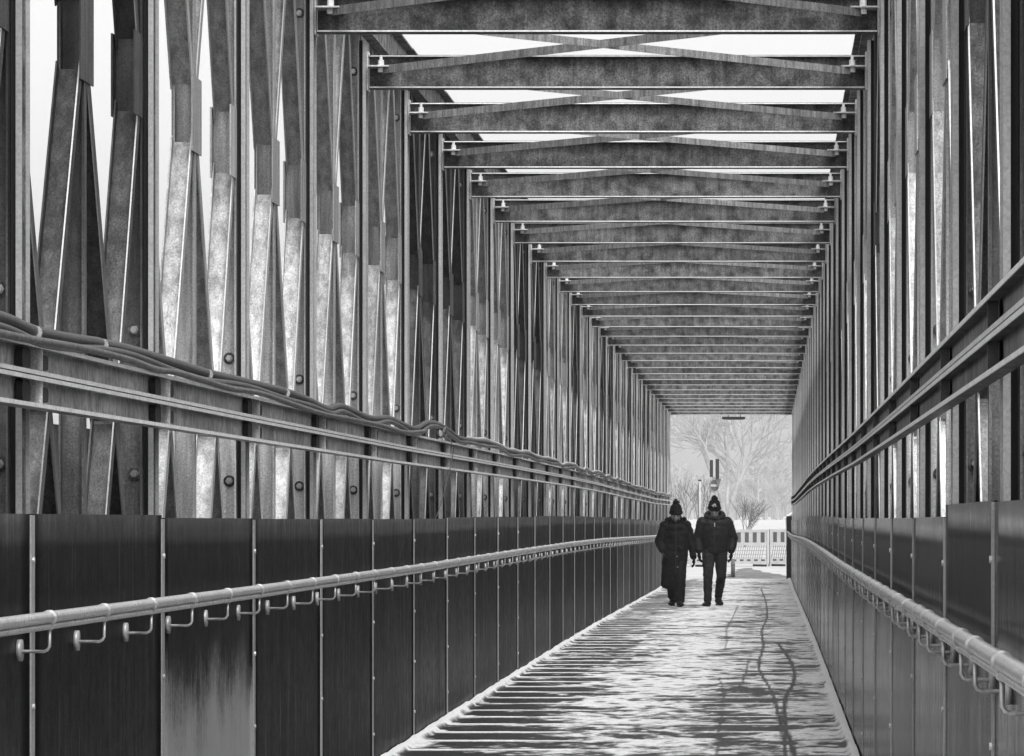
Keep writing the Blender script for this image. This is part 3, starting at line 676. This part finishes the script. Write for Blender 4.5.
def person_man(x, y):
    z0 = cam_z(y) + .010
    root = empty('person', (x, y, z0))
    tilt = math.radians(13); R_ = Matrix.Rotation(tilt, 3, 'X'); hc = (-.005, -.045, 1.545)
    b = MB(); P = head(b, hc, tilt)
    b.chain([(0, -.02, 1.49), (0, .01, 1.40)], [.056, .062]); b.chain([(0, .0, 1.36), (0, 0, 1.15), (0, 0, .95), (0, 0, .90)], [(.17, .10, .06), (.165, .11, .08), (.16, .11, .08), (.16, .11, .07)], .03)
    arms = {-1: [(-.185, 0, 1.355), (-.275, .03, 1.09), (-.255, -.05, .885)], 1: [(.19, 0, 1.355), (.295, .03, 1.09), (.265, -.05, .885)]}
    legs = {-1: [(-.09, 0, .88), (-.108, -.17, .48), (-.112, -.20, .09)], 1: [(.09, 0, .88), (.105, -.02, .47), (.055, .22, .15)]}
    for s in (-1, 1):
        b.chain(arms[s], [.045, .036, .026]); b.chain(legs[s], [.050, .042, .034])
        hand(b, Vector(arms[s][2]) + Vector((0, 0, -.015)), (-.02 * s, -.12, -1), s, (-s, 0, 0), .0095)
    fuse(b, 'body', M['skin'], root, .007, 2)
    face_parts(P, root, R_)
    # gloves
    for s in (-1, 1):
        g_ = MB(); w = Vector(arms[s][2]) + Vector((0, 0, -.012)); hand(g_, w, (-.02 * s, -.12, -1), s, (-s, 0, 0), .0150); g_.ell(w, (.034, .034, .03)); g_.ell(w + Vector((0, -.005, -.06)), (.030, .046, .04)); fuse(g_, 'glove', M['knit'], root, .006, 1)
    j = MB()
    prof = [(1.43, .12, .09), (1.385, .19, .115), (1.34, .235, .135), (1.24, .24, .150), (1.12, .235, .155), (1.0, .228, .152), (.90, .222, .148), (.86, .205, .138)]
    for z in np.arange(.86, 1.43, .012):
        a = float(np.interp(z, [p[0] for p in prof][::-1], [p[1] for p in prof][::-1])); c = float(np.interp(z, [p[0] for p in prof][::-1], [p[2] for p in prof][::-1]))
        pf = .003 * abs(math.sin((z - .86) * math.pi / .085)); j.ell((0, 0, z), (a + pf, c + pf, .022), 26, 7)
    for s in (-1, 1):
        A = [Vector(p) for p in arms[s]]; A[0] = Vector((s * .20, 0, 1.35))
        pts = [A[0].lerp(A[1], t) for t in np.linspace(0, 1, 14)] + [A[1].lerp(A[2], t) for t in np.linspace(.08, .98, 12)]
        rr = [(.094 - .028 * i / 26 + (.002 if i % 3 == 1 else -.001)) for i in range(26)]; rr[-1] = .052
        for i in range(25): j.chain([pts[i], pts[i + 1]], [rr[i], rr[i + 1]], .012)
    jk = fuse(j, 'jacket', M['jacket'], root, .009, 2, None, (.09, .020))
    q = MB()                                              # thrown back hood and stand-up collar
    for t in np.linspace(0, 2 * math.pi, 34, endpoint=False):
        f = .5 + .5 * math.cos(t); q.ell((.150 * math.sin(t) * (.85 + .15 * f), .03 + .115 * math.cos(t), 1.405 + .075 * f), (.042, .042, .040 + .040 * f), 8, 6)
    fuse(q, 'hood', M['jacket'], jk, .009, 3, None, (.06, .015))
    q = MB(); q.tube([(0, -.158, .90), (.0, -.168, 1.12), (0, -.156, 1.34)], .005, 6); q.build('zip', M['dark'], jk)
    q = MB(); q.box(-.006, .006, -.172, -.160, 1.28, 1.34); q.build('zip_pull', M['zip'], jk)
    q = MB()
    for s in (-1, 1): q.chain([(s * .095, 0, .90), (s * .10, legs[s][1][1] * .45, .72)] + legs[s][1:], [(.118, .115, .08), (.104, .104, .08), (.080, .080, .06), (.066, .070, .04)], .014)
    q.chain([(-.05, .0, .90), (.05, 0, .90)], [(.12, .115, .07)] * 2)
    fuse(q, 'jeans', M['jeans'], root, .009, 2, None, (.06, .022))
    for s, a, rx in ((-1, legs[-1][2], 0), (1, legs[1][2], -.22)):
        q = MB(); f = Vector((a[0], a[1], 0)); lift = a[2] - .09
        q.chain([f + Vector((0, .03, .05 + lift)), f + Vector((0, -.08, .045 + lift * .6)), f + Vector((s * .035, -.19, .032 + lift * .1))], [(.055, .06, .050), (.060, .06, .046), (.054, .055, .032)]); q.chain([f + Vector((0, .01, .06 + lift)), f + Vector((0, 0, .13 + lift))], [.050, .052])
        sh = fuse(q, 'boot', M['boot'], root, .007, 1)
        q = MB(); q.prism([(-.040, -.22), (.040, -.22), (.046, -.12), (.038, .05), (.0, .075), (-.038, .05), (-.046, -.12)], f + Vector((0, 0, .002 + lift * .15)), f + Vector((0, 0, .020 + lift * .3)), (1, 0, 0), (0, 1, 0)); q.build('sole', M['dark'], sh)
    hat(root, P, R_, False, True)
    tag(root, 'person in a dark puffer jacket and jeans with pale patch on bobble hat, looking down', 'person', 'two people walking side by side')
def person_woman(x, y):
    z0 = cam_z(y) + .010
    root = empty('person', (x, y, z0))
    tilt = math.radians(12); R_ = Matrix.Rotation(tilt, 3, 'X'); hc = (0, -.04, 1.475)
    b = MB(); P = head(b, hc, tilt)
    b.chain([(0, -.02, 1.42), (0, .01, 1.33)], [.050, .056]); b.chain([(0, .0, 1.30), (0, 0, 1.10), (0, 0, .90), (0, 0, .85)], [(.15, .09, .06), (.135, .10, .08), (.15, .11, .08), (.16, .11, .07)], .03)
    arms = {-1: [(-.165, 0, 1.30), (-.27, .02, 1.03), (-.215, -.11, .90)], 1: [(.17, 0, 1.30), (.25, .03, 1.03), (.285, -.04, .80)]}
    legs = {-1: [(-.08, 0, .82), (-.07, -.02, .45), (-.055, .16, .14)], 1: [(.08, 0, .82), (.07, -.13, .46), (.062, -.16, .09)]}
    for s in (-1, 1):
        b.chain(arms[s], [.042, .033, .024]); b.chain(legs[s], [.055, .042, .034])
    hand(b, Vector(arms[1][2]) + Vector((0, 0, -.01)), (.1, -.05, -1), 1, (-1, 0, 0), .0085)
    hand(b, Vector(arms[-1][2]) + Vector((0, 0, -.01)), (.35, -.15, -.9), -1, (1, 0, 0), .0075)
    fuse(b, 'body', M['skin'], root, .007, 2); face_parts(P, root, R_)
    for s, dv in ((1, (.1, -.05, -1)), (-1, (.35, -.15, -.9))):
        g_ = MB(); w = Vector(arms[s][2]) + Vector((0, 0, -.008)); hand(g_, w, dv, s, (-s, 0, 0), .0140); g_.ell(w, (.03, .03, .03)); fuse(g_, 'glove', M['knit'], root, .006, 1)
    j = MB()
    prof = [(.30, -.055, .165, .12), (.34, -.06, .185, .135), (.5, -.045, .195, .145), (.7, -.025, .20, .15), (.86, -.01, .205, .155), (1.02, 0, .190, .14), (1.15, 0, .205, .145), (1.26, 0, .205, .135), (1.32, 0, .165, .11), (1.37, 0, .11, .085)]
    Zs = [p[0] for p in prof]
    for z in np.arange(.30, 1.37, .014):
        cx, a, c = (float(np.interp(z, Zs, [p[i] for p in prof])) for i in (1, 2, 3))
        pf = .006 * abs(math.sin(z * math.pi / .11)); j.ell((cx, 0, z), (a + pf, c + pf, .024), 26, 7)
    for s in (-1, 1):
        A = [Vector(p) for p in arms[s]]; A[0] = Vector((s * .175, 0, 1.295))
        j.chain(A, [.082, .074, .056], .012)
    ct = fuse(j, 'long_coat', M['coat'], root, .009, 2, None, (.10, .035))
    q = MB(); q.tube([(.0, -.165, .36), (0, -.178, .7), (0, -.165, 1.0), (0, -.155, 1.3)], .006, 6); q.build('front_placket', M['dark'], ct)
    q = MB()
    for z, xx_ in ((.80, .02), (.63, .03)): q.ell((xx_, -.165, z), (.011, .008, .008))
    q.build('snap_buttons', M['edge'], ct, True)
    q = MB()
    for t in np.linspace(-.03, .03, 3): q.chain([(-.195, -.02, .985 + t), (0, -.150, .965 + t), (.195, -.02, .985 + t)], [.010, .012, .010], .02)
    fuse(q, 'belt', M['coat'], ct, .008, 1)
    q = MB(); rr = random.Random(9)
    for i in range(420):
        t = rr.uniform(0, 2 * math.pi); f = .5 + .5 * math.cos(t); c = Vector((.125 * math.sin(t), .02 + .10 * math.cos(t), 1.36 + .045 * f)); v = Vector((rr.gauss(0, 1), rr.gauss(0, 1), rr.gauss(0, .8))).normalized()
        q.tube([c, c + v * .062], [.016, .003], 5)
    q.build('fur_collar', M['fur'], ct)
    q = MB()
    for s in (-1, 1): q.chain(legs[s], [(.10, .10, .08), (.095, .095, .06), (.082, .085, .05)], .014)
    fuse(q, 'trousers', M['coat'], root, .009, 2, None, (.06, .02))
    for s in (-1, 1):
        a = legs[s][2]; q = MB(); f = Vector((a[0], a[1], 0)); lift = a[2] - .09
        q.chain([f + Vector((0, .02, .05 + lift)), f + Vector((0, -.08, .042 + lift * .6)), f + Vector((s * .03, -.17, .030 + lift * .2))], [(.050, .055, .048), (.054, .055, .042), (.048, .05, .028)]); q.chain([f + Vector((0, .01, .06 + lift)), f + Vector((0, 0, .20 + lift))], [.048, .054])
        sh = fuse(q, 'boot', M['boot'], root, .007, 1)
        q = MB(); q.prism([(-.034, -.20), (.034, -.20), (.040, -.11), (.032, .04), (.0, .062), (-.032, .04), (-.040, -.11)], f + Vector((0, 0, .002)), f + Vector((0, 0, .018 + lift * .3)), (1, 0, 0), (0, 1, 0)); q.build('sole', M['dark'], sh)
    hat(root, P, R_, True, False)
    tag(root, 'person in a long black coat with fur collar and black bobble hat', 'person', 'two people walking side by side')
YP = 73.0
person_man((714.8 - 768) * YP / F, YP)
person_woman((676 - 768) * (YP - .2) / F, YP - .2)

# ------------------------------------------------------------------ beyond the bridge
def gz(x, y): return float(ground_z(np.array([[float(x)]]), np.array([[float(y)]]))[0, 0])
def barrier(x0, y0, x1, y1, label):
    a = Vector((x0, y0, gz(x0, y0))); d = Vector((x1 - x0, y1 - y0, 0)); ln = d.length; d.normalize()
    root = empty('barrier_fence', a); root.rotation_euler[2] = math.atan2(d.y, d.x)
    f = MB()
    for z0, z1 in ((.955, 1.0), (.60, .64), (.10, .14)): f.box(0, ln, -.02, .02, z0 - .03, z1)
    for x in (0, ln - .05): f.box(x, x + .05, -.025, .025, 0, 1.0)
    f.build('frame', M['white'], root)
    q = MB(); q.box(.05, ln - .05, -.012, .012, .64, .925); q.build('top_board', M['white'], root)
    n = 9
    for i in range(n):
        w = (ln - .1) / (2 * n); xx_ = .05 + w * (2 * i + .5); q = MB(); q.box(xx_, xx_ + w, -.0145, -.0125, .65, .92); q.build('stripe', M['greyplastic'], root)
    q = MB()
    for i in range(30):
        x = .06 + i * (ln - .2) / 30; q.prism([(-.004, -.012), (.010, -.012), (.010, .012), (-.004, .012)], (x, 0, .14), (x + .09, 0, .60), (1, 0, 0), (0, 1, 0))
    for z in (.22, .32, .42, .52): q.box(.05, ln - .05, -.006, .006, z, z + .02)
    q.build('lattice', M['lattice'], root)
    q = MB(); q.box(.05, ln - .05, -.012, .012, .0, .07) if False else q.box(.05, ln - .05, -.013, .011, .145, .20); q.build('lower_board', M['white'], root)
    for i in range(10):
        w = (ln - .1) / 20; xx_ = .05 + w * (2 * i + .5); q = MB(); q.box(xx_, xx_ + w, -.0165, -.0135, .148, .197); q.build('stripe', M['greyplastic'], root)
    for x in (.25, ln - .25): q = MB(); q.box(x - .06, x + .06, -.30, .30, 0, .06); q.build('foot', M['dark'], root)
    tag(root, label, 'barrier', 'striped barrier fences beyond the bridge')
barrier(-2.0, 121, 0.0, 122, 'striped plastic barrier fence behind the person in jeans')
barrier(0.04, 122, 1.95, 123.6, 'striped plastic barrier fence nearest the right end post')
barrier(-4.05, 121.2, -2.04, 121, 'striped plastic barrier fence mostly hidden behind the walkers')
q = MB(); yb = 109.2; xb = (733 - 768) * yb / F; q.tube([(xb, yb, gz(xb, yb)), (xb, yb, .46)], .05, 12); q.ell((xb, yb, .46), (.05, .05, .03)); q.tube([(xb, yb, .33), (xb, yb, .37)], .0525, 12)
tag(q.build('bollard', M['signback'], None, True), 'short grey bollard standing at the edge of the path', 'bollard')
# road signs
ys_ = 150.0; s_ = ys_ / F; xs_ = (714 - 768) * s_; zg = gz(xs_, ys_)
root = empty('road_sign', (xs_, ys_, zg)); Zp = lambda y: CAMZ + (521 - y) * s_ - zg
q = MB(); q.tube([(0, 0, 0), (0, 0, Zp(457))], .030, 10); q.build('pole', M['galv'], root)
sg = MB(); sg.tube([(-.03, -.05, Zp(485.5)), (-.03, -.04, Zp(485.5))], .225, 32)
dsk = sg.build('round_sign', M['signred'], root, False); dsk.rotation_euler[2] = math.radians(42)
q = MB(); q.box(-.19, .13, -.054, -.051, Zp(485.5) - .038, Zp(485.5) + .038); q.build('white_bar', M['white'], dsk)
q = MB()
for i in range(40):
    t = 2 * math.pi * i / 40; t2 = 2 * math.pi * (i + 1) / 40
    q.prism([(0, 0), (.018, 0), (.018, .006), (0, .006)], (-.03 + .215 * math.cos(t), -.056, Zp(485.5) + .215 * math.sin(t)), (-.03 + .215 * math.cos(t2), -.056, Zp(485.5) + .215 * math.sin(t2)), Vector((math.cos(t), 0, math.sin(t))) * -1, (0, -1, 0))
q.build('sign_rim', M['white'], dsk)
q = MB(); q.box(-.14, -.03, -.06, -.03, Zp(477), Zp(460)); q.box(.05, .17, -.06, .06, Zp(479), Zp(459)); q.build('signal_housing', M['dark'], root)
q = MB(); q.box(-.03, .03, -.065, -.03, Zp(477), Zp(457)); q.build('white_backboard', M['white'], root)
q = MB(); q.add([(.05, -.03, Zp(479)), (.24, -.03, Zp(479)), (.14, -.03, Zp(489)), (.05, .03, Zp(479)), (.24, .03, Zp(479)), (.14, .03, Zp(489))], [(0, 2, 1), (3, 4, 5), (0, 1, 4, 3), (1, 2, 5, 4), (2, 0, 3, 5)]); q.build('triangular_sign_back', M['signback'], root)
tag(root, 'sign pole with round no-entry sign beneath a dark signal housing', 'road sign')
yw = 135.0; xw = (699.8 - 768) * yw / F; zg = gz(xw, yw); zt = CAMZ + (521 - 480.5) * yw / F
root = empty('marker_pole', (xw, yw, zg)); q = MB(); q.tube([(0, 0, 0), (0, 0, zt - zg)], .032, 10); q.build('pole', M['white'], root, True)
q = MB(); q.box(-.058, -.03, -.02, .02, .1, zt - zg - .1); q.build('dark_backing', M['signback'], root); q = MB(); q.ell((0, 0, zt - zg), (.045, .045, .03)); q.build('cap', M['dark'], root)
tag(root, 'slim white pole standing left of the no-entry sign', 'pole')

def tree(name, x, y, H, seed, label, spread=1.0, stems=1, levels=5, r0=.3, group=None, low=.3, straight=.5, minr=.012):
    rr = random.Random(seed); z = gz(x, y) - .1
    root = empty(name, (x, y, z)); T = MB(); C = MB()
    def grow(p, d, ln, r, lev):
        n = 5; pts = [p]; rs = [r]; q = p.copy(); dd = d.copy(); kids = []
        for i in range(n):
            dd = (dd + Vector((rr.gauss(0, .13), rr.gauss(0, .13), rr.gauss(.03, .07)))).normalized(); q = q + dd * ln / n
            pts.append(q.copy()); rs.append(max(minr, r * (1 - .55 * (i + 1) / n)))
            if i >= (1 if lev else 2): kids.append((q.copy(), dd.copy(), rs[-1]))
        (T if lev < 2 else C).tube(pts, rs, 6 if lev < 2 else 3, False)
        if lev >= levels: return
        for (kp, kd, kr) in kids:
            for _ in range(1 if lev < 1 else 2):
                if rr.random() < .12: continue
                ax = Vector((rr.gauss(0, 1), rr.gauss(0, 1), rr.gauss(0, .4))).normalized(); ax = (ax - kd * ax.dot(kd)).normalized()
                a = rr.uniform(.45, .95) * spread; nd = (kd * math.cos(a) + ax * math.sin(a)).normalized(); nd.z += .10; nd.normalize()
                grow(kp, nd, ln * rr.uniform(.50, .72), kr * .68, lev + 1)
        grow(kids[-1][0], kids[-1][1], ln * .62, rs[-1], lev + 1)
    for i in range(stems):
        a = 2 * math.pi * (i + rr.random() * .4) / stems; t = 0 if stems == 1 else rr.uniform(.15, .42) * spread
        grow(Vector((.15 * math.cos(a) * (stems > 1) * r0 * 4, .15 * math.sin(a), 0)), Vector((math.sin(t) * math.cos(a), math.sin(t) * math.sin(a), math.cos(t))), H * (.40 if stems == 1 else .45), r0, 0)
    bm_ = M['hazebark' if y > 500 else 'bark']; T.build('trunk', bm_, root, True); C.build('crown', bm_, root)
    tag(root, label, 'tree', group); return root
def at(xp, d): return (xp - 768) * d / F
tree('bare_tree', at(729, 700), 700, 25.5, 4, 'tall wide bare tree fading into fog behind the sign', 1.05, 4, 3, .45, minr=.045)
tree('bare_tree', at(745, 230), 230, 3.1, 21, 'small fan-shaped bare tree rising behind the striped barrier', .55, 6, 2, .030, minr=.008)
tree('bare_tree', at(703, 260), 260, 4.6, 12, 'thin bare sapling behind the white pole', .6, 3, 2, .035, minr=.010)
tree('bare_tree', at(686, 300), 300, 5.2, 33, 'bare sapling partly hidden by the far left columns', .6, 3, 2, .04, minr=.012)
# far wood: a mass of stems and twigs nobody could count
wd = MB(); rr = random.Random(77)
for i in range(270):
    d = rr.uniform(1150, 1500); xp = rr.uniform(600, 860); x = at(xp, d); zb_ = gz(x, d)
    prof = np.interp(xp, [600, 672, 700, 735, 760, 790, 860], [13, 14, 12, 10.5, 17, 22, 24]) * 1.75; H = prof * rr.uniform(.38, .72)
    p = Vector((x, d, zb_)); pts = [p, p + Vector((rr.gauss(0, .3), 0, H * .5)), p + Vector((rr.gauss(0, .8), 0, H * .92))]; wd.tube(pts, [.34, .22, .08], 4, False)
    for k in range(46):
        t = rr.uniform(.15, .95); b = pts[0].lerp(pts[2], t); a = rr.uniform(0, 6.28); ln = (1.1 - t) * H * rr.uniform(.12, .34)
        e_ = b + Vector((math.cos(a) * ln, math.sin(a) * ln, ln * rr.uniform(.4, 1.4))); m_ = b.lerp(e_, .5) + Vector((rr.gauss(0, .2), rr.gauss(0, .2), .1)); wd.tube([b, m_, e_], [.13, .10, .06], 3, False)
        for _ in range(2):
            f_ = m_ + Vector((rr.gauss(0, 1.5), rr.gauss(0, 1.5), rr.uniform(.4, 2.2))); wd.tube([m_, f_], [.08, .05], 3, False)
tag(wd.build('distant_wood', M['hazebark']), 'hazy mass of bare woodland on the horizon', 'wood', None, 'stuff')
# house at the right edge of the exit
yh = 260.0; xh = at(806, yh); zg = gz(xh, yh)
root = empty('house', (xh, yh, zg)); hw = 1.15
q = MB(); q.box(-hw, hw, 0, 6, 0, 1.5); q.add([(-hw, .0, 1.5), (hw, 0, 1.5), (0, 0, 2.25), (-hw, 6, 1.5), (hw, 6, 1.5), (0, 6, 2.25)], [(0, 1, 2), (3, 5, 4)]); q.build('wall', M['wall'], root)
q = MB()
for s in (-1, 1): q.add([(s * (hw + .2), -.3, 1.38), (0, -.3, 2.27), (0, 6.3, 2.27), (s * (hw + .2), 6.3, 1.38), (s * (hw + .2), -.3, 1.48), (0, -.3, 2.39), (0, 6.3, 2.39), (s * (hw + .2), 6.3, 1.48)], [(0, 1, 2, 3), (4, 7, 6, 5), (0, 4, 5, 1), (3, 2, 6, 7), (0, 3, 7, 4), (1, 5, 6, 2)])
q.build('roof', M['roof'], root); q = MB(); q.box(-.25, .25, -.02, .02, .6, 1.1); q.build('window', M['dark'], root)
tag(root, 'small gabled hut with snowy roof at the right edge of the exit', 'hut')

# ------------------------------------------------------------------ winter haze
hz = MB(); hz.box(-1520, 1520, -1520, 1910, -7, 60)
hm_ = bpy.data.materials.new('haze_air'); hm_.use_nodes = True; t = hm_.node_tree
t.nodes.remove(t.nodes['Principled BSDF']); pv = t.nodes.new('ShaderNodeVolumePrincipled')
pv.inputs['Color'].default_value = (.97, .97, .97, 1); pv.inputs['Density'].default_value = .00028; pv.inputs['Anisotropy'].default_value = .1
t.links.new(pv.outputs[0], t.nodes['Material Output'].inputs['Volume'])
tag(hz.build('haze', hm_), 'pale winter haze filling the air', 'haze', None, 'stuff')
